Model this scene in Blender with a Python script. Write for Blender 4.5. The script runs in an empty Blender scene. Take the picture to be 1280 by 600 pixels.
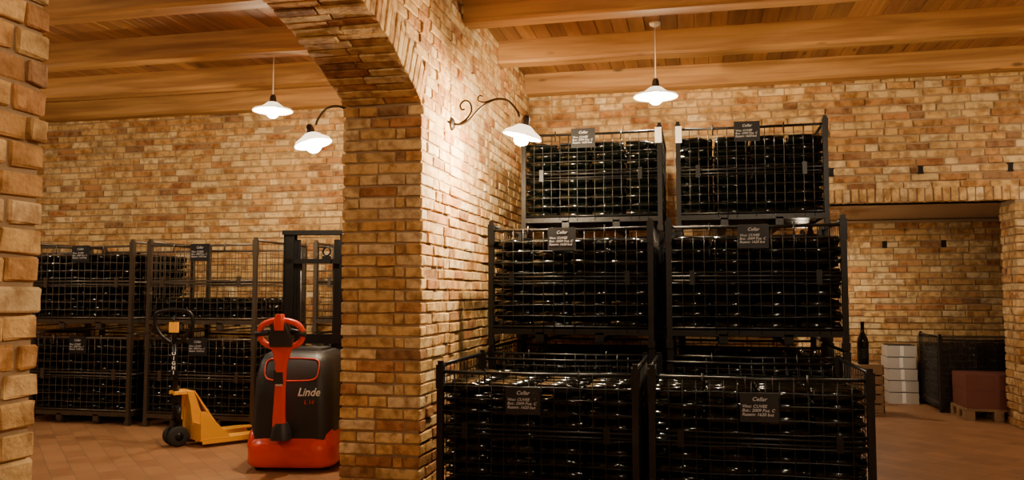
import bpy, math, random
import numpy as np
from mathutils import Vector, Matrix
random.seed(7); np.random.seed(7)
scene=bpy.context.scene
COL=scene.collection

# ---------------------------------------------------------------- materials
def newmat(name):
    m=bpy.data.materials.new(name); m.use_nodes=True
    nt=m.node_tree; b=nt.nodes['Principled BSDF']
    return m,nt,b
def simple(name,col,rough=.5,metal=0,spec=.5,bump=0,bscale=40,emit=None,estr=0,coat=0):
    m,nt,b=newmat(name)
    b.inputs['Base Color'].default_value=(*col,1)
    b.inputs['Roughness'].default_value=rough
    b.inputs['Metallic'].default_value=metal
    b.inputs['Specular IOR Level'].default_value=spec
    b.inputs['Coat Weight'].default_value=coat
    if emit:
        b.inputs['Emission Color'].default_value=(*emit,1); b.inputs['Emission Strength'].default_value=estr
    tc=nt.nodes.new('ShaderNodeTexCoord'); n=nt.nodes.new('ShaderNodeTexNoise'); n.inputs['Scale'].default_value=bscale
    nt.links.new(tc.outputs['Object'],n.inputs['Vector'])
    r=nt.nodes.new('ShaderNodeMapRange'); r.inputs[3].default_value=max(0,rough-.06); r.inputs[4].default_value=min(1,rough+.08)
    nt.links.new(n.outputs['Fac'],r.inputs[0]); nt.links.new(r.outputs[0],b.inputs['Roughness'])
    if bump:
        bp=nt.nodes.new('ShaderNodeBump'); bp.inputs['Strength'].default_value=bump; bp.inputs['Distance'].default_value=.004
        nt.links.new(n.outputs['Fac'],bp.inputs['Height']); nt.links.new(bp.outputs[0],b.inputs['Normal'])
    return m
def brick_mat():
    m,nt,b=newmat('brick_clay'); N=nt.nodes; L=nt.links
    at=N.new('ShaderNodeAttribute'); at.attribute_name='Col'
    tc=N.new('ShaderNodeTexCoord')
    n1=N.new('ShaderNodeTexNoise'); n1.inputs['Scale'].default_value=14; n1.inputs['Detail'].default_value=6
    n2=N.new('ShaderNodeTexNoise'); n2.inputs['Scale'].default_value=75; n2.inputs['Detail'].default_value=5
    n3=N.new('ShaderNodeTexNoise'); n3.inputs['Scale'].default_value=.7; n3.inputs['Detail'].default_value=2
    for n in (n1,n2,n3): L.new(tc.outputs['Object'],n.inputs['Vector'])
    cr=N.new('ShaderNodeValToRGB'); cr.color_ramp.elements[0].position=.36; cr.color_ramp.elements[0].color=(.52,.40,.30,1)
    cr.color_ramp.elements[1].position=.58; cr.color_ramp.elements[1].color=(1.1,1.08,1.04,1)
    L.new(n1.outputs['Fac'],cr.inputs['Fac'])
    mx=N.new('ShaderNodeMix'); mx.data_type='RGBA'; mx.blend_type='MULTIPLY'; mx.inputs[0].default_value=.85
    L.new(at.outputs['Color'],mx.inputs[6]); L.new(cr.outputs[0],mx.inputs[7])
    mr=N.new('ShaderNodeMapRange'); mr.inputs[1].default_value=.3; mr.inputs[2].default_value=.7; mr.inputs[3].default_value=.82; mr.inputs[4].default_value=1.12
    L.new(n3.outputs['Fac'],mr.inputs[0])
    m2=N.new('ShaderNodeVectorMath'); m2.operation='SCALE'
    L.new(mx.outputs[2],m2.inputs[0]); L.new(mr.outputs[0],m2.inputs['Scale'])
    L.new(m2.outputs[0],b.inputs['Base Color'])
    b.inputs['Roughness'].default_value=.85; b.inputs['Specular IOR Level'].default_value=.2
    ad=N.new('ShaderNodeMath'); ad.operation='ADD'; L.new(n1.outputs['Fac'],ad.inputs[0]); L.new(n2.outputs['Fac'],ad.inputs[1])
    bp=N.new('ShaderNodeBump'); bp.inputs['Strength'].default_value=.7; bp.inputs['Distance'].default_value=.008
    L.new(ad.outputs[0],bp.inputs['Height']); L.new(bp.outputs[0],b.inputs['Normal'])
    return m
def wood_mat(name,axis,base,dark,attr=False):
    m,nt,b=newmat(name); N=nt.nodes; L=nt.links
    tc=N.new('ShaderNodeTexCoord'); mp=N.new('ShaderNodeMapping')
    sc=[9,9,9]; sc[axis]=.55; mp.inputs['Scale'].default_value=sc
    L.new(tc.outputs['Object'],mp.inputs['Vector'])
    n=N.new('ShaderNodeTexNoise'); n.inputs['Scale'].default_value=1.6; n.inputs['Detail'].default_value=6; n.inputs['Distortion'].default_value=.6
    L.new(mp.outputs[0],n.inputs['Vector'])
    cr=N.new('ShaderNodeValToRGB'); cr.color_ramp.elements[0].position=.32; cr.color_ramp.elements[0].color=(*dark,1)
    cr.color_ramp.elements[1].position=.62; cr.color_ramp.elements[1].color=(*base,1)
    L.new(n.outputs['Fac'],cr.inputs['Fac'])
    v=N.new('ShaderNodeTexVoronoi'); v.inputs['Scale'].default_value=1.0
    mp2=N.new('ShaderNodeMapping'); s2=[5,5,5]; s2[axis]=1.8; mp2.inputs['Scale'].default_value=s2
    L.new(tc.outputs['Object'],mp2.inputs['Vector']); L.new(mp2.outputs[0],v.inputs['Vector'])
    kr=N.new('ShaderNodeMapRange'); kr.inputs[1].default_value=.05; kr.inputs[2].default_value=.13; kr.inputs[3].default_value=.3; kr.inputs[4].default_value=1
    L.new(v.outputs['Distance'],kr.inputs[0])
    sm=N.new('ShaderNodeVectorMath'); sm.operation='SCALE'; L.new(cr.outputs[0],sm.inputs[0]); L.new(kr.outputs[0],sm.inputs['Scale'])
    out=sm.outputs[0]
    if attr:
        at=N.new('ShaderNodeAttribute'); at.attribute_name='Col'
        mx=N.new('ShaderNodeMix'); mx.data_type='RGBA'; mx.blend_type='MULTIPLY'; mx.inputs[0].default_value=1
        L.new(out,mx.inputs[6]); L.new(at.outputs['Color'],mx.inputs[7]); out=mx.outputs[2]
    L.new(out,b.inputs['Base Color']); b.inputs['Roughness'].default_value=.6
    bp=N.new('ShaderNodeBump'); bp.inputs['Strength'].default_value=.25; bp.inputs['Distance'].default_value=.004
    L.new(n.outputs['Fac'],bp.inputs['Height']); L.new(bp.outputs[0],b.inputs['Normal'])
    return m
def floor_mat():
    m,nt,b=newmat('terracotta_tiles'); N=nt.nodes; L=nt.links
    tc=N.new('ShaderNodeTexCoord'); mp=N.new('ShaderNodeMapping'); mp.inputs['Rotation'].default_value=(0,0,math.radians(45))
    L.new(tc.outputs['Object'],mp.inputs['Vector'])
    bt=N.new('ShaderNodeTexBrick'); bt.inputs['Scale'].default_value=1
    bt.inputs['Brick Width'].default_value=.29; bt.inputs['Row Height'].default_value=.145
    bt.inputs['Mortar Size'].default_value=.004; bt.inputs['Mortar Smooth'].default_value=.2
    bt.inputs['Color1'].default_value=(.33,.165,.07,1); bt.inputs['Color2'].default_value=(.24,.112,.046,1); bt.inputs['Mortar'].default_value=(.19,.12,.07,1)
    L.new(mp.outputs[0],bt.inputs['Vector'])
    n=N.new('ShaderNodeTexNoise'); n.inputs['Scale'].default_value=2.5; n.inputs['Detail'].default_value=6; L.new(tc.outputs['Object'],n.inputs['Vector'])
    mr=N.new('ShaderNodeMapRange'); mr.inputs[3].default_value=.7; mr.inputs[4].default_value=1.3; L.new(n.outputs['Fac'],mr.inputs[0])
    sm=N.new('ShaderNodeVectorMath'); sm.operation='SCALE'; L.new(bt.outputs['Color'],sm.inputs[0]); L.new(mr.outputs[0],sm.inputs['Scale'])
    L.new(sm.outputs[0],b.inputs['Base Color'])
    b.inputs['Roughness'].default_value=.5; b.inputs['Specular IOR Level'].default_value=.35
    bp=N.new('ShaderNodeBump'); bp.invert=True; bp.inputs['Strength'].default_value=.5; bp.inputs['Distance'].default_value=.004
    L.new(bt.outputs['Fac'],bp.inputs['Height']); L.new(bp.outputs[0],b.inputs['Normal'])
    return m
def shade_mat():
    m=bpy.data.materials.new('enamel_glass_shade'); m.use_nodes=True; nt=m.node_tree; N=nt.nodes; N.clear()
    o=N.new('ShaderNodeOutputMaterial'); mx=N.new('ShaderNodeMixShader'); mx.inputs[0].default_value=.65
    d=N.new('ShaderNodeBsdfPrincipled'); d.inputs['Base Color'].default_value=(.94,.92,.86,1); d.inputs['Roughness'].default_value=.25
    t=N.new('ShaderNodeBsdfTranslucent'); t.inputs['Color'].default_value=(.98,.96,.90,1)
    nt.links.new(d.outputs[0],mx.inputs[1]); nt.links.new(t.outputs[0],mx.inputs[2]); nt.links.new(mx.outputs[0],o.inputs[0])
    return m
def film_mat():
    m=bpy.data.materials.new('stretch_film'); m.use_nodes=True; nt=m.node_tree; N=nt.nodes; N.clear()
    o=N.new('ShaderNodeOutputMaterial'); mx=N.new('ShaderNodeMixShader'); mx.inputs[0].default_value=.35
    t=N.new('ShaderNodeBsdfTransparent'); d=N.new('ShaderNodeBsdfPrincipled'); d.inputs['Base Color'].default_value=(.05,.04,.035,1); d.inputs['Roughness'].default_value=.2
    n=N.new('ShaderNodeTexNoise'); n.inputs['Scale'].default_value=9; bp=N.new('ShaderNodeBump'); bp.inputs['Strength'].default_value=.6
    nt.links.new(n.outputs['Fac'],bp.inputs['Height']); nt.links.new(bp.outputs[0],d.inputs['Normal'])
    nt.links.new(t.outputs[0],mx.inputs[1]); nt.links.new(d.outputs[0],mx.inputs[2]); nt.links.new(mx.outputs[0],o.inputs[0])
    return m
M_brick=brick_mat()
M_mortar=simple('mortar',(.33,.225,.125),.95,bump=.6,bscale=60,spec=.2)
M_dark=simple('painted_dark_void',(.01,.008,.006),.9)
M_beam=wood_mat('pine_beam',0,(.46,.24,.075),(.26,.115,.032))
M_plank=wood_mat('pine_planks',1,(.35,.16,.047),(.21,.085,.024),attr=True)
M_floor=floor_mat()
M_plaster=simple('plaster_ceiling',(.34,.22,.11),.9,bump=.2)
M_black=simple('black_painted_steel',(.006,.006,.006),.34,.0,.30)
M_steel=simple('aged_zinc_wire',(.11,.09,.07),.38,.7)
M_glass=simple('dark_bottle_glass',(.002,.003,.002),.11,0,.30,bscale=5)
M_slate=simple('chalkboard_slate',(.010,.010,.011),.55,spec=.3)
M_chalk=simple('chalk',(.55,.55,.57),.9)
M_tag=simple('white_tag',(.9,.88,.82),.6)
M_shade=shade_mat()
M_iron=simple('wrought_iron',(.035,.022,.015),.45,.6)
M_bulb=simple('lit_bulb',(1,1,1),.5,emit=(1,.90,.74),estr=320)
M_red=simple('red_paint',(.80,.045,.012),.32,coat=.3)
M_hood=simple('charcoal_plastic_gap_shade',(.016,.016,.018),.45,bump=.1,bscale=200)
M_rubber=simple('black_rubber',(.015,.015,.015),.7)
M_yellow=simple('yellow_paint',(.85,.40,.02),.4)
M_white=simple('white_print',(.85,.85,.85),.6)
M_card=simple('pale_carton',(.50,.46,.40),.8)
M_redcard=simple('dark_red_carton',(.15,.045,.028),.55)
M_pallet=wood_mat('pallet_wood',0,(.30,.18,.08),(.18,.10,.045))
M_film=film_mat()

# ---------------------------------------------------------------- mesh builder
class MB:
    def __init__(s): s.v=[]; s.f=[]; s.m=[]; s.s=[]
    def add(s,vs,fs,mat=0,smooth=False):
        o=len(s.v); s.v+= [tuple(v) for v in vs]
        for f in fs: s.f.append(tuple(i+o for i in f)); s.m.append(mat); s.s.append(smooth)
    def box(s,x0,y0,z0,x1,y1,z1,mat=0):
        s.add([(x0,y0,z0),(x1,y0,z0),(x1,y1,z0),(x0,y1,z0),(x0,y0,z1),(x1,y0,z1),(x1,y1,z1),(x0,y1,z1)],
              [(0,3,2,1),(4,5,6,7),(0,1,5,4),(1,2,6,5),(2,3,7,6),(3,0,4,7)],mat)
    def tube(s,pts,r,n=6,mat=0,closed=False,smooth=True):
        pts=[Vector(p) for p in pts]; k=len(pts); rr=r if isinstance(r,(list,tuple)) else [r]*k
        t0=(pts[1]-pts[0]).normalized(); up=Vector((0,0,1)) if abs(t0.z)<.9 else Vector((0,1,0))
        a=t0.cross(up).normalized(); vs=[]
        for i,p in enumerate(pts):
            if closed: t=(pts[(i+1)%k]-pts[i-1]).normalized()
            else: t=(pts[min(i+1,k-1)]-pts[max(i-1,0)]).normalized()
            a=(a-t*a.dot(t)).normalized(); b=t.cross(a)
            for j in range(n):
                an=2*math.pi*(j+.5)/n; vs.append(p+(a*math.cos(an)+b*math.sin(an))*rr[i])
        fs=[]
        for i in range(k if closed else k-1):
            i2=(i+1)%k
            for j in range(n):
                j2=(j+1)%n; fs.append((i*n+j,i*n+j2,i2*n+j2,i2*n+j))
        if not closed:
            fs.append(tuple(range(n))[::-1]); fs.append(tuple((k-1)*n+j for j in range(n)))
        s.add(vs,fs,mat,smooth)
    def lathe(s,prof,c=(0,0,0),n=20,mat=0,M=None,smooth=True):
        vs=[]; 
        for (r,z) in prof:
            for j in range(n):
                an=2*math.pi*j/n; v=Vector((r*math.cos(an),r*math.sin(an),z))
                if M is not None: v=M@v
                vs.append(v+Vector(c))
        fs=[]
        for i in range(len(prof)-1):
            for j in range(n):
                j2=(j+1)%n; fs.append((i*n+j,i*n+j2,(i+1)*n+j2,(i+1)*n+j))
        s.add(vs,fs,mat,smooth)
    def prism(s,poly,axis,a0,a1,mat=0):
        def mk(p,a):
            if axis==0: return (a,p[0],p[1])
            if axis==1: return (p[0],a,p[1])
            return (p[0],p[1],a)
        n=len(poly); vs=[mk(p,a0) for p in poly]+[mk(p,a1) for p in poly]
        fs=[tuple(range(n))[::-1],tuple(range(n,2*n))]+[(i,(i+1)%n,n+(i+1)%n,n+i) for i in range(n)]
        s.add(vs,fs,mat)
    def loft(s,rings,mat=0,smooth=True,cap=True):
        n=len(rings[0]); vs=[p for r in rings for p in r]; fs=[]
        for i in range(len(rings)-1):
            for j in range(n):
                j2=(j+1)%n; fs.append((i*n+j,i*n+j2,(i+1)*n+j2,(i+1)*n+j))
        s.add(vs,fs,mat,smooth)
        if cap: s.add(rings[0],[tuple(range(n))[::-1]],mat); s.add(rings[-1],[tuple(range(n))],mat)
    def mesh(s,name,mats):
        me=bpy.data.meshes.new(name); me.from_pydata(s.v,[],s.f)
        for m in mats: me.materials.append(m)
        me.polygons.foreach_set('material_index',s.m); me.polygons.foreach_set('use_smooth',s.s); me.update()
        return me
def obj(name,me,parent=None,loc=(0,0,0),rot=(0,0,0),scale=(1,1,1)):
    o=bpy.data.objects.new(name,me); COL.objects.link(o); o.location=loc; o.rotation_euler=rot; o.scale=scale
    if parent: o.parent=parent
    return o
def grp(name,loc=(0,0,0),rotz=0,scale=(1,1,1)):
    e=bpy.data.objects.new(name,None); e.empty_display_size=.1; COL.objects.link(e); e.location=loc; e.rotation_euler=(0,0,rotz); e.scale=scale
    return e
def bevel(o,w=.004,seg=2):
    b=o.modifiers.new('bev','BEVEL'); b.width=w; b.segments=seg; b.limit_method='ANGLE'; b.angle_limit=math.radians(40)
def catmull(P,sub=6,closed=False):
    P=[Vector(p) for p in P]; n=len(P); out=[]
    for i in range(n if closed else n-1):
        g=lambda k: P[k%n] if closed else P[max(0,min(n-1,k))]
        p0,p1,p2,p3=g(i-1),g(i),g(i+1),g(i+2)
        for j in range(sub):
            t=j/sub; out.append(.5*((2*p1)+(p2-p0)*t+(2*p0-5*p1+4*p2-p3)*t*t+(3*p1-p0-3*p2+p3)*t**3))
    if not closed: out.append(P[-1])
    return out
def rring(cx,cy,w,d,r,z,k=5):
    pts=[]
    for (sx,sy,a0) in ((1,1,0),(-1,1,90),(-1,-1,180),(1,-1,270)):
        for i in range(k+1):
            a=math.radians(a0+90*i/k); pts.append((cx+sx*(w/2-r)+r*math.cos(a),cy+sy*(d/2-r)+r*math.sin(a),z))
    return pts

# ---------------------------------------------------------------- bricks
CH=.077
PAL=np.array([(.60,.385,.155),(.66,.47,.22),(.55,.315,.115),(.46,.24,.09),(.68,.51,.27),(.44,.21,.08),(.62,.41,.17),(.33,.18,.08)])
PW=np.array([.25,.19,.17,.10,.09,.055,.10,.045])
SG=[]; FULL=[]
idx={}
for ci,(a,b,c) in enumerate([(a,b,c) for a in (-1,1) for b in (-1,1) for c in (-1,1)]):
    for k in range(3):
        idx[(a,b,c,k)]=len(SG); SG.append((a,b,c)); FULL.append(tuple(1 if i==k else 0 for i in range(3)))
SG=np.array(SG,float); FULL=np.array(FULL,float)
BF=[]
for k in range(3):
    o=[i for i in range(3) if i!=k]
    for sg in (-1,1):
        q=[]
        for (u,w) in ((-1,-1),(1,-1),(1,1),(-1,1)):
            c=[0,0,0]; c[k]=sg; c[o[0]]=u; c[o[1]]=w; q.append(idx[(*c,k)])
        BF.append(tuple(q))
for k in range(3):
    o=[i for i in range(3) if i!=k]
    for u in (-1,1):
        for w in (-1,1):
            c0=[0,0,0]; c0[o[0]]=u; c0[o[1]]=w; c1=list(c0); c0[k]=-1; c1[k]=1
            BF.append((idx[(*c0,o[0])],idx[(*c1,o[0])],idx[(*c1,o[1])],idx[(*c0,o[1])]))
for (a,b,c) in [(a,b,c) for a in (-1,1) for b in (-1,1) for c in (-1,1)]:
    BF.append(tuple(idx[(a,b,c,k)] for k in range(3)))
class Bricks:
    def __init__(s): s.c=[];s.a=[];s.h=[];s.col=[]
    def add(s,C,A,B,Cx,ha,hb,hc,col=None):
        s.c.append(tuple(C)); s.a.append((tuple(A),tuple(B),tuple(Cx))); s.h.append((ha,hb,hc))
        if col is None:
            col=PAL[np.random.choice(len(PAL),p=PW)]*random.uniform(.84,1.10)
        s.col.append(tuple(col))
    def face(s,O,U,N,L,z0=0,z1=3.6,seg=None,par=None):
        O=Vector(O);U=Vector(U);N=Vector(N); Z=Vector((0,0,1))
        ci=int(round(z0/CH))
        while ci*CH<z1-.03:
            za=ci*CH; zb=min(za+CH-.012,z1)
            zm=(za+zb)/2
            for (ua,ub) in (seg(zm,ci) if seg else [(0,L)]):
                u=ua; first=True
                while u<ub-.03:
                    l=random.choices((.245,.118,.19),(.66,.24,.1))[0]
                    if first and seg is None: l*=random.uniform(.4,1)
                    first=False
                    if ub-(u+l)<.07: l=ub-u
                    j=random.gauss(0,.0032)+(random.uniform(.004,.013) if random.random()<.14 else 0)
                    d=.055
                    C=O+U*(u+l/2)+Z*(zm+random.gauss(0,.0012))+N*(j-d)
                    tw=random.gauss(0,.008); U2=(U+N*tw+Z*random.gauss(0,.005)).normalized()
                    s.add(C,U2,Z,N,l/2,(zb-za)/2*random.uniform(.92,1.03),d)
                    u+=l+random.uniform(.010,.014)
            ci+=1
    def finish(s,name,backing,mats=None,inset=.005,jit=.0018):
        c=np.array(s.c);a=np.array(s.a);h=np.array(s.h);n=len(c)
        hh=h[:,None,:]-inset*(1-FULL)[None]
        loc=SG[None]*hh
        P=c[:,None,:]+np.einsum('nki,nij->nkj',loc,a)+np.random.normal(0,jit,(n,24,3))
        V=P.reshape(-1,3).tolist()
        F=[tuple(i+24*b for i in f) for b in range(n) for f in BF]
        nb=len(V); nf=len(F)
        V+=backing.v; F+=[tuple(i+nb for i in f) for f in backing.f]
        me=bpy.data.meshes.new(name); me.from_pydata(V,[],F)
        for m in (mats or [M_brick,M_mortar,M_dark]): me.materials.append(m)
        me.polygons.foreach_set('material_index',[0]*nf+[m+1 for m in backing.m])
        ca=me.color_attributes.new('Col','FLOAT_COLOR','POINT')
        cc=np.ones((len(V),4)); cc[:nb,:3]=np.repeat(np.array(s.col),24,axis=0)
        ca.data.foreach_set('color',cc.ravel()); me.update()
        return obj(name,me)

XR,XL=-1.75,-2.31      # divider faces
YB=8.75; Y0=-2.2; X0,X1=-9.5,4.5
J0,J1=1.93,5.15        # arch jambs
ZS=2.54; ZC=-.58; RA=3.51; YC=3.54
RING=.245; ZT=3.60
R=.012
# ---- divider wall with arch
bk=MB()
poly=[(Y0,0),(J0-R,0),(J0-R,ZS)]
a0=math.asin((J1-YC)/RA)
for i in range(25):
    an=-a0+2*a0*i/24; poly.append((YC+(RA+R)*math.sin(an),ZC+(RA+R)*math.cos(an)))
poly+=[(J1+R,ZS),(J1+R,0),(YB,0),(YB,ZT),(Y0,ZT)]
bk.prism(poly,0,XL+R,XR-R,0)
B=Bricks()
def seg_div(z,ci):
    e=.122 if ci%2 else 0
    if z<ZS-.01: return [(0,J0-Y0-e),(J1-Y0+e,YB-Y0)]
    ro=RA+RING+.012; q=ro*ro-(z-ZC)**2
    if q<=0: return [(0,YB-Y0)]
    hw=math.sqrt(q)
    hwr=(z-ZC)*math.tan(a0)+.012
    hw=min(hw,hwr)
    return [(0,YC-hw-Y0),(YC+hw-Y0,YB-Y0)]
B.face((XR,Y0,0),(0,1,0),(1,0,0),YB-Y0,0,ZT,seg_div)
B.face((XL,Y0,0),(0,1,0),(-1,0,0),YB-Y0,0,ZT,seg_div)
def seg_j(z,ci):
    e=0 if ci%2 else .122
    return [(e,XR-XL-e)]
B.face((XL,J1,0),(1,0,0),(0,-1,0),XR-XL,0,ZS+.03,seg_j)
B.face((XL,J0,0),(1,0,0),(0,1,0),XR-XL,0,ZS+.03,seg_j)
nv=int(2*a0*RA/.074)
for i in range(nv):
    an=-a0+2*a0*(i+.5)/nv
    rad=Vector((0,math.sin(an),math.cos(an))); tan=Vector((0,math.cos(an),-math.sin(an)))
    cuts=[(0,.245),(.257,.56)] if i%2 else [(0,.30),(.312,.56)]
    for (xa,xb) in cuts:
        C=Vector((XL+(xa+xb)/2,YC,ZC))+rad*(RA+RING/2-random.uniform(-.004,.012))
        B.add(C,(1,0,0),rad,tan,(xb-xa)/2+random.uniform(-.003,.004),RING/2,.031*random.uniform(.92,1.04))
B.finish('wall_divider_arch',bk)

# ---- back wall
OX0,OX1,OZ=1.0,3.0,2.18
bk=MB()
bk.box(X0,YB+R,0,OX0-R,YB+.4,ZT); bk.box(OX1+R,YB+R,0,X1,YB+.4,ZT); bk.box(OX0-R,YB+R,OZ+R,OX1+R,YB+.4,ZT)
holes=[(1.35,32),(2.18,32),(2.98,32)]
for hx,hc in holes: bk.box(hx-.03,YB+R-.003,hc*CH-.01,hx+.03,YB+.1,hc*CH+CH,1)  # near-black box paints the shade inside each hole
B=Bricks()
def seg_b(z,ci):
    S=[(0,X1-X0)]
    def cut(a,b):
        nonlocal S; T=[]
        for (p,q) in S:
            if b<=p or a>=q: T.append((p,q)); continue
            if a-p>.03: T.append((p,a))
            if q-b>.03: T.append((b,q))
        S=T
    cut(XL-X0,XR-X0)
    if z<OZ: cut(OX0-X0,OX1-X0)
    elif z<OZ+.145: cut(OX0-X0,X1-X0)
    for hx,hc in holes:
        if hc==ci: cut(hx-.024-X0,hx+.024-X0)
    S=[(p+random.uniform(-.1,0) if p==0 else p,q) for p,q in S]
    return S
B.face((X0,YB,0),(1,0,0),(0,-1,0),X1-X0,0,ZT,seg_b)
x=OX0
while x<X1-.04:
    B.add((x+.032,YB+.055+random.gauss(0,.003),OZ+.07),(1,0,0),(0,0,1),(0,-1,0),.031,.068,.055,col=PAL[random.choice([0,1,4,6])]); x+=.076
B.face((OX1,YB,0),(0,1,0),(-1,0,0),.4,0,OZ)
B.finish('wall_back',bk)

# ---- alcove behind the opening
AY=10.9; AX0,AX1=.5,4.2
bk=MB(); bk.box(AX0,AY+R,0,AX1,AY+.2,OZ)
for hx,hc in [(2.28,24),(2.95,24)]: bk.box(hx-.03,AY+R-.003,hc*CH-.01,hx+.03,AY+.1,hc*CH+CH,1)  # shade of the alcove holes painted in as near-black boxes
B=Bricks()
def seg_a(z,ci):
    if ci==24: return [(0,1.75),(1.81,2.42),(2.48,AX1-AX0)]
    return [(random.uniform(-.1,0),AX1-AX0)]
B.face((AX0,AY,0),(1,0,0),(0,-1,0),AX1-AX0,0,OZ,seg_a); B.finish('wall_alcove_back',bk)
bk=MB(); bk.box(AX0-.2,YB+.4,0,AX0-R,AY,OZ); B=Bricks(); B.face((AX0,YB+.4,0),(0,1,0),(1,0,0),AY-YB-.4,0,OZ); B.finish('wall_alcove_left',bk)
bk=MB(); bk.box(AX1+R,YB+.4,0,AX1+.2,AY,OZ); B=Bricks(); B.face((AX1,YB+.4,0),(0,1,0),(-1,0,0),AY-YB-.4,0,OZ); B.finish('wall_alcove_right',bk)
mb=MB(); mb.box(AX0-.2,YB+.02,OZ+.012,AX1+.2,AY+.2,OZ+.2); obj('ceiling_alcove',mb.mesh('ceiling_alcove',[M_plaster]))
# ---- outer walls
bk=MB(); bk.box(X1+R,Y0,0,X1+.2,YB,ZT); B=Bricks(); B.face((X1,Y0,0),(0,1,0),(-1,0,0),YB-Y0,0,ZT); B.finish('wall_right',bk)
bk=MB(); bk.box(X0-.2,Y0,0,X0-R,YB,ZT); B=Bricks(); B.face((X0,Y0,0),(0,1,0),(1,0,0),YB-Y0,0,ZT); B.finish('wall_left',bk)
bk=MB(); bk.box(X0,Y0-.2,0,X1,Y0-R,ZT); B=Bricks(); B.face((X0,Y0,0),(1,0,0),(0,1,0),X1-X0,0,ZT); B.finish('wall_front',bk)

# ---- floor / ceiling
mb=MB(); mb.box(X0-.2,Y0-.2,-.1,X1+.2,AY+.2,0); obj('floor',mb.mesh('floor',[M_floor]))
ZB=3.40
bk=MB(); bk.box(X0-.2,Y0-.2,ZT+.045,X1+.2,YB+.4,ZT+.12)
B=Bricks(); x=X0
while x<X1:
    g=random.uniform(.65,1.15)
    B.add((x+.07,(Y0+YB)/2,ZT+.028),(1,0,0),(0,1,0),(0,0,1),.068,(YB-Y0)/2,.02,col=(g,g*random.uniform(.93,1.02),g*random.uniform(.85,1.0))); x+=.14
B.finish('ceiling',bk,[M_plank,M_dark,M_dark],inset=.004,jit=.0004)
def beam(x0,x1,yb):
    mb=MB(); h=ZT+.01
    L=x1-x0; n=14; rings=[]
    for i in range(n+1):
        xx=x0+L*i/n; dz=random.gauss(0,.003); dy=random.gauss(0,.003)
        c=.022; ya,ye,za,ze=yb-.2+dy,yb+dy,ZB+dz,h
        rings.append([(xx,ya+c,za),(xx,ye-c,za),(xx,ye,za+c),(xx,ye,ze),(xx,ya,ze),(xx,ya,za+c)])
    mb.loft(rings,smooth=False)
    o=obj('ceiling_beam',mb.mesh('ceiling_beam',[M_beam]))
for yb in (8.70,7.50,6.32,5.12,3.95,2.78,1.6,.43,-.75,-1.9): beam(XR+.001,X1,yb)
for yb in (8.72,7.75,6.68,5.5,4.3,3.1,1.9,.7,-.5,-1.7): beam(X0,XL-.001,yb)

# ---------------------------------------------------------------- wire crates
CW,CD,CHT=1.2,1.04,.9
def crate_frame(mat,seed,W=CW,D=CD,w=.0033):
    rnd=random.Random(seed); mb=MB(); p=.038
    for x in (0,W-p):
        for y in (0,D-p):
            mb.box(x,y,.02,x+p,y+p,CHT-.012)
            mb.box(x-.006,y-.006,0,x+p+.006,y+p+.006,.05)
            mb.box(x+.004,y+.004,CHT-.012,x+p-.004,y+p-.004,CHT+.012)
            mb.box(x-.004,y-.004,CHT-.16,x+p+.004,y+p+.004,CHT-.012)
    for y in (.0,D-.035): mb.box(p,y,.085,W-p,y+.035,.125)
    for x in (.0,W-.035): mb.box(x,p,.085,x+.035,D-p,.125)
    for i in range(1,9): mb.box(.03,D*i/9-.02,.1,W-.03,D*i/9+.02,.112)
    for x in (W*.32,W*.68):
        mb.box(x-.03,.0,.03,x+.03,.03,.1); mb.box(x-.03,D-.03,.03,x+.03,D,.1); mb.box(x-.03,0,.025,x+.03,D,.035)
    for (z,r) in ((CHT-.055,.011),(.50,.009),(.47,.007),(.14,.009)):
        for y in (.008,D-.008): mb.tube([(p,y,z),(W/2,y,z-(.006 if z>.8 else 0)),(W-p,y,z)],r,6)
    for (z,r) in ((CHT-.018,.012),(.49,.009),(.14,.009)):
        for x in (.008,W-.008): mb.tube([(x,p,z),(x,D-p,z)],r,6)
    def wav(a,b,n,nrm):
        a=Vector(a);b=Vector(b); out=[]
        ph=rnd.uniform(0,6.28)
        for i in range(n+1):
            t=i/n; q=a.lerp(b,t); q+=Vector(nrm)*rnd.gauss(0,.002); q.z+=math.sin(ph+t*9)*.0025+rnd.gauss(0,.0018); out.append(q)
        return out
    nx=15; nz=8
    for y,s in ((.002,-1),(D-.002,1)):
        for i in range(1,nx): 
            x=p+(W-2*p)*i/nx; mb.tube(wav((x,y,.1),(x,y,CHT-.055),5,(0,s,0)),w,5)
        for i in range(1,nz+1):
            z=.14+(CHT-.2)*i/(nz+1); mb.tube(wav((p,y,z),(W-p,y,z),10,(0,s,0)),w,5)
    ny=12
    for x,s in ((.002,-1),(W-.002,1)):
        for i in range(1,ny):
            y=p+(D-2*p)*i/ny; mb.tube(wav((x,y,.1),(x,y,CHT-.02),5,(s,0,0)),w,4)
        for i in range(1,nz+1):
            z=.14+(CHT-.2)*i/(nz+1); mb.tube(wav((x,p,z),(x,D-p,z),8,(s,0,0)),w,4)
    for x in (.16,W-.2): mb.box(x,-.012,.44,x+.035,.004,.54)
    for x in (.3,W-.34): mb.tube([(x,-.004,CHT-.03),(x,-.012,CHT-.12)],.006,6)
    return mb.mesh('crate_frame',[mat])
PROF=[(0,0),(.030,0),(.0365,.006),(.0365,.165),(.032,.188),(.016,.222),(.0135,.235),(.0135,.262),(.0155,.264),(.0155,.278),(0,.279)]
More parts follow.
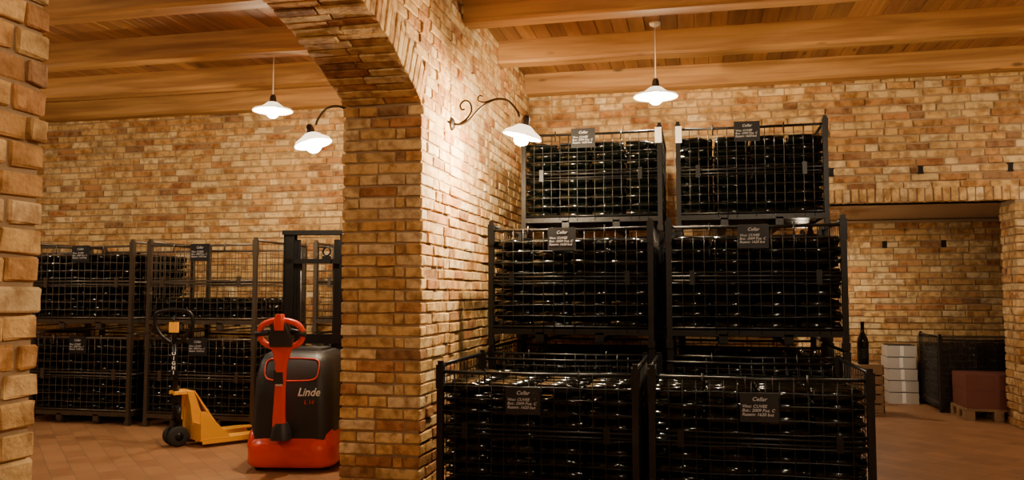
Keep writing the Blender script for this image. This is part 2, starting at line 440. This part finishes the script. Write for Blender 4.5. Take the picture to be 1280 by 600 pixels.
def bottle_pack(seed,layers=9,W=CW,D=CD):
    rnd=random.Random(seed); n=10
    base=[]
    for (r,z) in PROF:
        for j in range(n):
            a=2*math.pi*j/n; base.append((z,r*math.cos(a),r*math.sin(a)))
    base=np.array(base); m=len(PROF)
    bf=[]
    for i in range(m-1):
        for j in range(n): bf.append((i*n+j,i*n+(j+1)%n,(i+1)*n+(j+1)%n,(i+1)*n+j))
    V=[];F=[]; ncol=4; cw=(W-.05)/ncol
    for c in range(ncol):
        for l in range(layers):
            off=.5*(l%2)
            for r in range(int((D-.06)/.0765)):
                y=.03+.037+(r+off*.5)*.0765
                if y>D-.062: continue
                flip=(r+l)%2
                P=base.copy()
                if flip: P[:,0]=.279-P[:,0]
                a=rnd.gauss(0,.02); b=rnd.gauss(0,.02)
                x=P[:,0]-.14; P2=np.stack([x*.95,P[:,1]+x*a,P[:,2]+x*b],1)
                P2+=np.array([.025+cw*(c+.5)+rnd.gauss(0,.003), y+rnd.gauss(0,.002), .155+l*.0735+rnd.gauss(0,.003)])
                base_o=len(V)
                V.extend(P2.tolist()); F.extend([tuple(i+base_o for i in f) for f in bf])
    me=bpy.data.meshes.new('bottles'); me.from_pydata(V,[],F); me.materials.append(M_glass)
    me.polygons.foreach_set('use_smooth',[True]*len(F)); me.update(); return me
def text_mesh(body,size,mat,align='LEFT',shear=0,ext=.0006,off=0):
    cu=bpy.data.curves.new('txt','FONT'); cu.body=body; cu.size=size; cu.align_x=align; cu.shear=shear; cu.extrude=ext; cu.resolution_u=2; cu.space_line=.95; cu.offset=off
    o=bpy.data.objects.new('txt',cu); COL.objects.link(o)
    dg=bpy.context.evaluated_depsgraph_get(); me=bpy.data.meshes.new_from_object(o.evaluated_get(dg))
    bpy.data.objects.remove(o); me.materials.clear(); me.materials.append(mat); return me
T_sign=text_mesh("Vino: CUVEE\nBut.: 2009 Poz. C\nRazem: 1620 but",.0245,M_chalk,shear=.25)
T_logo=text_mesh("Cellar",.032,M_chalk,align='CENTER',shear=.3)
mb=MB(); mb.box(0,0,0,.205,.008,.165,0)
ME_sign=mb.mesh('sign_board',[M_slate])
FR_b=[crate_frame(M_black,s) for s in (1,2,3)]; FR_s=[crate_frame(M_steel,s,w=.0028) for s in (4,5)]
BP=[bottle_pack(s) for s in (11,12,13)]; BP_low=bottle_pack(20,3)
def crate(x,y,z,k,frames,pack,sx=None,sdz=0,tag=False,W=CW,rot=0,sz=1):
    g=grp('wine_crate',(x,y,z),rot,(W/CW,1,sz))
    obj('frame',frames[k%len(frames)],g); 
    if pack: obj('bottles',pack,g)
    if sx is not None:
        zz=CHT-.21-sdz
        obj('sign_board',ME_sign,g,(sx,-.026,zz))
        obj('sign_text',T_sign,g,(sx+.010,-.0275,zz+.082),(math.radians(90),0,0))
        obj('sign_logo',T_logo,g,(sx+.102,-.0275,zz+.120),(math.radians(90),0,0))
        mbh=MB(); mbh.tube([(sx+.03,-.022,zz+.16),(sx+.03,-.012,CHT-.04)],.002,4); mbh.tube([(sx+.175,-.022,zz+.16),(sx+.175,-.012,CHT-.04)],.002,4)
        obj('sign_hooks',mbh.mesh('sign_hooks',[M_steel]),g)
    if tag:
        t=MB(); t.box(CW-.055,-.012,CHT-.16,CW-.0,-.006,CHT-.03) if tag=='R' else t.box(-.002,-.012,CHT-.17,.05,-.006,CHT-.03)
        obj('post_label',t.mesh('post_label',[M_tag]),g)
    return g
RY=[4.79,5.91,6.96]
RXO=[(-.035,-.07),(0,0),(.03,.055)]
n=0
for ci,xc in enumerate((-1.49,-.20)):
    for r in range(3):
        for l in range(r+1):
            top=(l==r)
            crate(xc+RXO[r][ci]+(random.uniform(-.006,.006) if not top else 0),RY[r]+(0 if top else 0.006),l*CHT,n,FR_b,BP[n%3],
                  sx=((.43,.45,.44)[r] if ci==0 else (.50,.49,.47)[r]) if top else None,sdz=(.09,.0,-.03)[r],
                  tag=(('R' if ci==0 else 'L') if (top and r==2) else False),sz=.96 if r==0 else 1); n+=1
crate(-6.54,7.1,0,0,FR_s,BP[0],sx=.5,sdz=.0,W=1.16); crate(-6.54,7.1,CHT,1,FR_s,BP[1],sx=.5,W=1.16)
crate(-5.22,7.1,0,1,FR_s,BP[2],sx=.5,sdz=.0,W=1.17); crate(-5.22,7.1,CHT,0,FR_s,BP_low,sx=.5,W=1.17)
crate(-3.72,7.62,0,1,FR_s,BP[0]); crate(-3.72,7.62,CHT,0,FR_s,None)
crate(-7.85,7.1,0,0,FR_s,BP[2],W=1.16); crate(-7.85,7.1,CHT,1,FR_s,BP[0],W=1.16)

# ---------------------------------------------------------------- lamps
LC=(1.0,.75,.46)
def shade_mesh(R_=.19,H=.085):
    mb=MB(); p=[(.03,H),(.05,H-.004),(.085,H*.62),(.13,H*.3),(R_-.008,.012),(R_,0),(R_-.003,-.004),(R_-.012,.008),(.125,H*.27),(.08,H*.57),(.045,H-.012),(.028,H-.01)]
    mb.lathe(p,n=36,mat=0); mb.lathe([(0,H+.07),(.02,H+.07),(.028,H+.05),(.034,H),(.03,H-.02),(0,H-.02)],n=16,mat=1)
    mb.lathe([(0,.05),(.022,.045),(.045,.02),(.056,-.015),(.050,-.045),(.028,-.064),(0,-.068)],n=16,mat=2)
    return mb.mesh('lamp_shade',[M_shade,M_iron,M_bulb])
ME_sh=shade_mesh(); ME_shs=shade_mesh(.145,.085)
def plight(par,loc,w,r=.035):
    ld=bpy.data.lights.new('lamp_light','POINT'); ld.energy=w; ld.color=LC; ld.shadow_soft_size=r
    o=bpy.data.objects.new('lamp_light',ld); COL.objects.link(o); o.parent=par; o.location=loc; return o
def pendant(x,y,z,w,ztop=ZT+.005):
    g=grp('pendant_or_fill_lamp',(x,y,z)); obj('shade',ME_sh,g)  # shared by the seen pendants and the added, unseen ones
    mb=MB(); mb.tube([(0,0,.15),(0,0,ztop-z-.02)],.005,8); mb.lathe([(0,ztop-z),(.05,ztop-z),(.045,ztop-z-.02),(.01,ztop-z-.04),(0,ztop-z-.04)],n=16)
    obj('rod',mb.mesh('rod',[M_white]),g); plight(g,(0,0,-.106),w)
PW1=92
pendant(-.31,7.08,2.96,PW1*1.15); pendant(-3.92,7.12,3.02,PW1)
pendant(.9,3.4,2.95,PW1*.65); pendant(.9,.2,2.95,PW1*1.2); pendant(-5.4,3.6,2.98,PW1*.7); pendant(-7.4,6.2,2.98,PW1*.5); pendant(3.1,7.08,2.95,PW1*.35)  # extra pendants added out of view to light the rooms
def wall_lamp(x,y,z,sgn,w):
    g=grp('wall_lamp',(x,y,z)); 
    mb=MB(); P=lambda L:[(sgn*a,0,b) for a,b in L]
    Mx=Matrix.Rotation(math.radians(90)*sgn,4,'Y')
    mb.lathe([(0,.022),(.03,.020),(.045,.01),(.05,0),(0,0)],n=20,M=Mx)
    mb.tube(catmull(P([(.01,0),(.07,-.005),(.14,.03),(.22,.11),(.32,.165),(.42,.155),(.49,.08),(.51,.03)])),.009,8)
    mb.tube(catmull(P([(.05,-.005),(.11,.03),(.15,.09),(.14,.15),(.10,.17),(.065,.14),(.075,.105),(.10,.105)])),.007,8)
    mb.tube(catmull(P([(.30,.165),(.24,.15),(.20,.17),(.21,.20),(.235,.195)])),.005,8)
    obj('scroll_arm',mb.mesh('scroll_arm',[M_iron]),g)
    obj('shade',ME_shs,g,(sgn*.53,0,-.115),(0,math.radians(14)*sgn,0))
    plight(g,(sgn*.495,0,-.225),w,.03)
wall_lamp(XR+.008,5.80,2.53,1,260); wall_lamp(XL-.008,5.80,2.54,-1,110)
pendant(1.2,9.9,1.85,20,OZ+.01)  # added lamp, hidden behind the crates, to brighten the alcove

# ---------------------------------------------------------------- electric stacker
g=grp('electric_pallet_stacker',(-2.87,5.52,0),math.radians(10),(.88,1,.975))
mb=MB()
mb.loft([rring(0,.33,.70,.66,.13,.035),rring(0,.33,.745,.71,.15,.06),rring(0,.33,.745,.71,.15,.18),rring(0,.34,.725,.69,.15,.22),rring(0,.35,.69,.66,.14,.25)],0)
for s in (-1,1):
    mb.loft([rring(s*.30,.33,.125,.62,.05,.18),rring(s*.305,.34,.10,.60,.045,.27),rring(s*.31,.36,.05,.56,.02,.31)],0)
obj('bumper_skirt',mb.mesh('bumper_skirt',[M_red]),g)
mb=MB()
mb.loft([rring(0,.33,.70,.63,.12,.22),rring(0,.33,.69,.625,.12,.45),rring(0,.345,.65,.59,.12,.70),rring(0,.36,.61,.55,.12,.80),rring(0,.38,.57,.50,.12,.85),rring(0,.39,.48,.42,.10,.87)],0)
mb.loft([rring(0,.42,.40,.30,.06,.865),rring(0,.42,.38,.28,.06,.89)],0)
obj('motor_hood',mb.mesh('motor_hood',[M_hood]),g)
mb=MB()
def fy(z):
    P=[(.22,.015),(.45,.0175),(.70,.05),(.80,.085),(.85,.13)]
    for (a,b),(c,d) in zip(P,P[1:]):
        if a<=z<=c: return b+(d-b)*(z-a)/(c-a)
    return .1
def pt(x,z): return (x,fy(z)-.004,z)
loop=[pt(-.20,.68),pt(-.225,.74),pt(-.21,.81),pt(-.1,.825),pt(.1,.825),pt(.21,.81),pt(.225,.74),pt(.20,.68),pt(.1,.665),pt(-.1,.665)]
mb.tube(catmull(loop,4,True),.005,6,closed=True)
obj('hood_trim',mb.mesh('hood_trim',[M_red]),g)
obj('hood_lettering',text_mesh("Linde",.085,M_white,shear=.35,ext=.002,off=.001),g,(.06,fy(.56)-.005,.555),(math.radians(97),0,0))
obj('hood_model_lettering',text_mesh("L 14",.045,M_red,shear=.2,ext=.002),g,(.12,fy(.5)-.004,.495),(math.radians(95),0,0))
mb=MB()
mb.loft([rring(-.04,-.05,.16,.14,.05,.25),rring(-.04,-.05,.14,.13,.05,.33),rring(-.04,-.05,.10,.10,.04,.37)],1)
P=[(-.05,-.06,.32,.11,.06),(-.05,-.075,.42,.10,.05),(-.035,-.10,.62,.085,.045),(-.02,-.13,.80,.095,.05),(-.005,-.16,.90,.15,.055),(0,-.175,.95,.24,.05)]
mb.loft([rring(x,y,w,d,.02,z) for x,y,z,w,d in P],0)
lp=[(-.11,-.175,.94),(-.165,-.185,.985),(-.17,-.20,1.05),(-.12,-.215,1.10),(0,-.22,1.12),(.12,-.215,1.10),(.17,-.20,1.05),(.165,-.185,.985),(.11,-.175,.94),(0,-.17,.92)]
mb.tube(catmull(lp,4,True),.022,10,closed=True,mat=0)
mb.loft([rring(0,-.185,.18,.06,.02,.93),rring(0,-.195,.20,.075,.03,.99),rring(0,-.21,.16,.07,.03,1.06),rring(0,-.215,.10,.06,.025,1.12)],1)
mb.loft([rring(0,-.225,.075,.075,.02,1.05),rring(0,-.23,.085,.08,.02,1.11),rring(0,-.23,.06,.06,.02,1.165)],0)
mb.tube([(-.085,-.2,1.04),(-.20,-.205,1.02)],.022,10,mat=1); mb.tube([(.085,-.2,1.04),(.20,-.205,1.02)],.022,10,mat=1)
mb.box(-.075,-.145,.66,.0,-.13,.76,1)
obj('tiller_arm',mb.mesh('tiller_arm',[M_red,M_hood]),g)
mb=MB(); mb.box(-.062,-.1325,.645,-.008,-.128,.70); obj('tiller_label',mb.mesh('tiller_label',[M_white]),g)
mb=MB()
for s in (-1,1):
    x=s*.26
    mb.box(x-.008+s*.04,.66,.05,x+.008+s*.04,.76,1.82); mb.box(x-.045,.66,.05,x+.045,.672,1.82); mb.box(x-.045,.748,.05,x+.045,.76,1.82)
    xi=s*.185
    mb.box(xi-.03,.68,.08,xi+.03,.69,1.76); mb.box(xi-.006,.68,.08,xi+.006,.75,1.76)
    mb.tube([(s*.155,.70,.2),(s*.155,.70,1.70)],.014,10)
    mb.box(s*.19-.055,.80,.04,s*.19+.055,.84,.55)
    mb.box(s*.19-.055,.80,.04,s*.19+.055,1.80,.075)
    mb.box(s*.19-.08,.50,.03,s*.19+.08,.80,.10)
    mb.tube([(s*.28-.03,.12,.045),(s*.28+.03,.12,.045)],.045,14)
    mb.tube([(s*.19-.03,.92,.035),(s*.19+.03,.92,.035)],.035,14)
mb.box(-.32,.65,1.80,.32,.77,1.835); mb.box(-.32,.65,.9,.32,.67,.98); mb.box(-.3,.66,1.56,.3,.675,1.60)
mb.box(-.24,.80,.45,.24,.83,.55)
ring=[(.10+.035*math.cos(a*math.pi/6),.64,1.66+.035*math.sin(a*math.pi/6)) for a in range(12)]
mb.tube(ring,.009,8,closed=True); mb.box(.06,.63,1.56,.14,.65,1.62)
obj('lift_mast',mb.mesh('lift_mast',[M_black]),g)

# ---------------------------------------------------------------- hand pallet jack
g=grp('pallet_jack',(-4.29,6.27,0),math.radians(-35))
mb=MB()
for s in (-1,1):
    mb.lathe([(0,-.024),(.07,-.024),(.085,-.018),(.085,.018),(.07,.024),(0,.024)],(s*.055,0,.086),20,0,Matrix.Rotation(math.radians(90),4,'Y'))
    mb.lathe([(0,-.026),(.035,-.026),(.035,.026),(0,.026)],(s*.055,0,.086),14,2,Matrix.Rotation(math.radians(90),4,'Y'))
    mb.tube([(s*.19-.03,.62,.035),(s*.19+.03,.62,.035)],.035,14,0)
mb.tube([(-.08,0,.086),(.08,0,.086)],.014,8,2)
mb.box(-.04,-.04,.15,.04,.04,.22,2); mb.tube([(0,0,.2),(0,0,.40)],.038,14,2); mb.tube([(0,0,.38),(0,0,.50)],.02,12,3)
mb.tube([(.06,.0,.2),(.06,0,.33)],.02,10,2)
obj('steering_pump',mb.mesh('steering_pump',[M_rubber,M_rubber,M_black,M_steel]),g)
mb=MB()
for s in (-1,1):
    mb.prism([(.045,.46),(.10,.46),(.17,.27),(.34,.10),(.34,.055),(.10,.055),(.10,.16),(.075,.34)],0,s*.105-.007,s*.105+.007)
    xs=s*.19
    mb.prism([(xs-.08,.12),(xs+.08,.12),(xs+.08,.66),(xs+.045,.76),(xs-.045,.76),(xs-.08,.66)],2,.06,.072)
    mb.box(xs-.08,.12,.03,xs-.07,.68,.07); mb.box(xs+.07,.12,.03,xs+.08,.68,.07)
    mb.prism([(.10,.055),(.10,.30),(.14,.30),(.36,.075),(.36,.055)],0,s*.262-.006,s*.262+.006)
mb.box(-.268,.10,.055,.268,.112,.20); mb.prism([(-.11,.20),(.11,.20),(.11,.40),(.07,.46),(-.07,.46),(-.11,.40)],1,.10,.112)
mb.box(-.06,-.045,.43,.06,.11,.46)
mb.prism([(.10,.46),(.112,.46),(.36,.09),(.36,.07),(.34,.07)],0,-.11,.11)
o=obj('fork_frame',mb.mesh('fork_frame',[M_yellow]),g); bevel(o,.003)
mb=MB()
mb.box(-.035,-.05,.36,.035,.02,.44,0)
mb.tube([(0,-.02,.40),(0,-.05,.60),(0,-.085,.86)],.022,12,0)
lp=[(0,-.085,.86),(.05,-.09,.88),(.12,-.10,.95),(.155,-.11,1.04),(.13,-.118,1.12),(0,-.12,1.145),(-.13,-.118,1.12),(-.155,-.11,1.04),(-.12,-.10,.95),(-.05,-.09,.88)]
mb.tube(catmull(lp,5,True),.016,10,0,closed=True)
mb.tube([(0,-.085,.86),(0,-.1,.99)],.018,10,0)
mb.box(-.035,-.125,.955,.035,-.09,1.04,1); mb.tube([(0,-.11,1.02),(.0,-.125,1.08)],.008,8,0)
mb.box(-.024,-.092,.58,.024,-.066,.80,0)
o=obj('tiller_handle',mb.mesh('tiller_handle',[M_black,M_yellow]),g,rot=(0,0,math.radians(50)))
obj('tiller_lettering',text_mesh("O\nI\nG\nH\nI",.042,M_white,align='CENTER',off=.001),o,(0,-.0945,.765),(math.radians(91),0,0))

# ---------------------------------------------------------------- alcove goods
mb=MB()
for i in range(5):
    dx=random.uniform(-.012,.012); z=i*.136
    mb.box(-.16+dx,-.15,z,.16+dx,.15,z+.126,0); mb.box(-.145+dx,-.135,z+.126,.145+dx,.135,z+.136,1)  # charcoal slab between cartons paints the shade in the gap
    mb.box(-.02+dx,-.1505,z+.01,.02+dx,-.149,z+.126,2)
obj('carton_stack',mb.mesh('carton_stack',[M_card,M_hood,M_tag]),None,(2.34,10.6,0))
BIG=[(0,0),(.05,0),(.058,.01),(.058,.24),(.05,.28),(.022,.34),(.019,.37),(.019,.43),(.022,.435),(.022,.455),(0,.456)]
mb=MB(); mb.lathe(BIG,n=24); mb.lathe([(.0585,.06),(.0585,.17)],n=24,mat=1)
MEb=mb.mesh('magnum_bottle',[M_glass,M_slate])
obj('magnum_bottle',MEb,None,(2.02,10.25,0)); obj('magnum_bottle',MEb,None,(2.60,10.72,0),(0,0,2))
mb=MB(); W=.34
mb.box(-W/2,-.16,0,W/2,.16,.015)
for z in (.02,.12,.22,.32,.42):
    mb.box(-W/2,-.16,z,W/2,-.148,z+.085); mb.box(-W/2,.148,z,W/2,.16,z+.085); mb.box(-W/2,-.16,z,-W/2+.012,.16,z+.085); mb.box(W/2-.012,-.16,z,W/2,.16,z+.085)
for sx in (-1,1):
    for sy in (-1,1): mb.box(sx*(W/2-.025)-.012,sy*.135-.012,0,sx*(W/2-.025)+.012,sy*.135+.012,.51)
mb.box(-W/2,-.16,.505,W/2,.16,.52)
o=obj('wooden_wine_case',mb.mesh('wooden_wine_case',[M_pallet]),None,(1.76,9.6,0)); bevel(o,.002)
obj('magnum_bottle',MEb,None,(1.75,9.56,.522),(0,0,0))
def pallet(mb,x0,y0,x1,y1,m=0):
    for i in range(3):
        x=x0+(x1-x0-.09)*i/2; mb.box(x,y0,0,x+.09,y1,.02,m)
        for j in range(3):
            y=y0+(y1-y0-.1)*j/2; mb.box(x,y,.02,x+.09,y+.1,.095,m)
    n=5
    for i in range(n):
        y=y0+(y1-y0-.1)*i/(n-1); mb.box(x0,y,.095,x1,y+.1,.118,m)
g=grp('carton_on_pallet',(2.64,9.22,0))
mb=MB(); pallet(mb,0,0,.62,.5); obj('pallet',mb.mesh('pallet',[M_pallet]),g)
mb=MB(); mb.box(.02,.02,.118,.60,.48,.30); mb.box(.02,.02,.302,.60,.48,.46); mb.box(.28,.018,.118,.33,.02,.46)
o=obj('carton',mb.mesh('carton',[M_redcard]),g); bevel(o,.004)
g=grp('wrapped_wire_crate',(2.56,9.78,0),0,(.88,.78,.92))
obj('frame',FR_b[1],g); obj('bottles',BP[1],g)
mb=MB(); mb.loft([rring(CW/2,CD/2,CW+.05,CD+.05,.03,z) for z in (.06,.3,.6,.86)]); obj('stretch_film',mb.mesh('stretch_film',[M_film]),g)

# ---------------------------------------------------------------- world & camera
w=bpy.data.worlds.new('World'); scene.world=w; w.use_nodes=True
w.node_tree.nodes['Background'].inputs[0].default_value=(1,.75,.5,1); w.node_tree.nodes['Background'].inputs[1].default_value=.03
cd=bpy.data.cameras.new('Camera'); cam=bpy.data.objects.new('Camera',cd); COL.objects.link(cam); scene.camera=cam
cd.sensor_width=36; cd.lens=1033/1280*36; cd.clip_start=.02
cam.location=(0,0,1.28); cam.rotation_euler=(math.radians(93.7),0,math.radians(12.5))
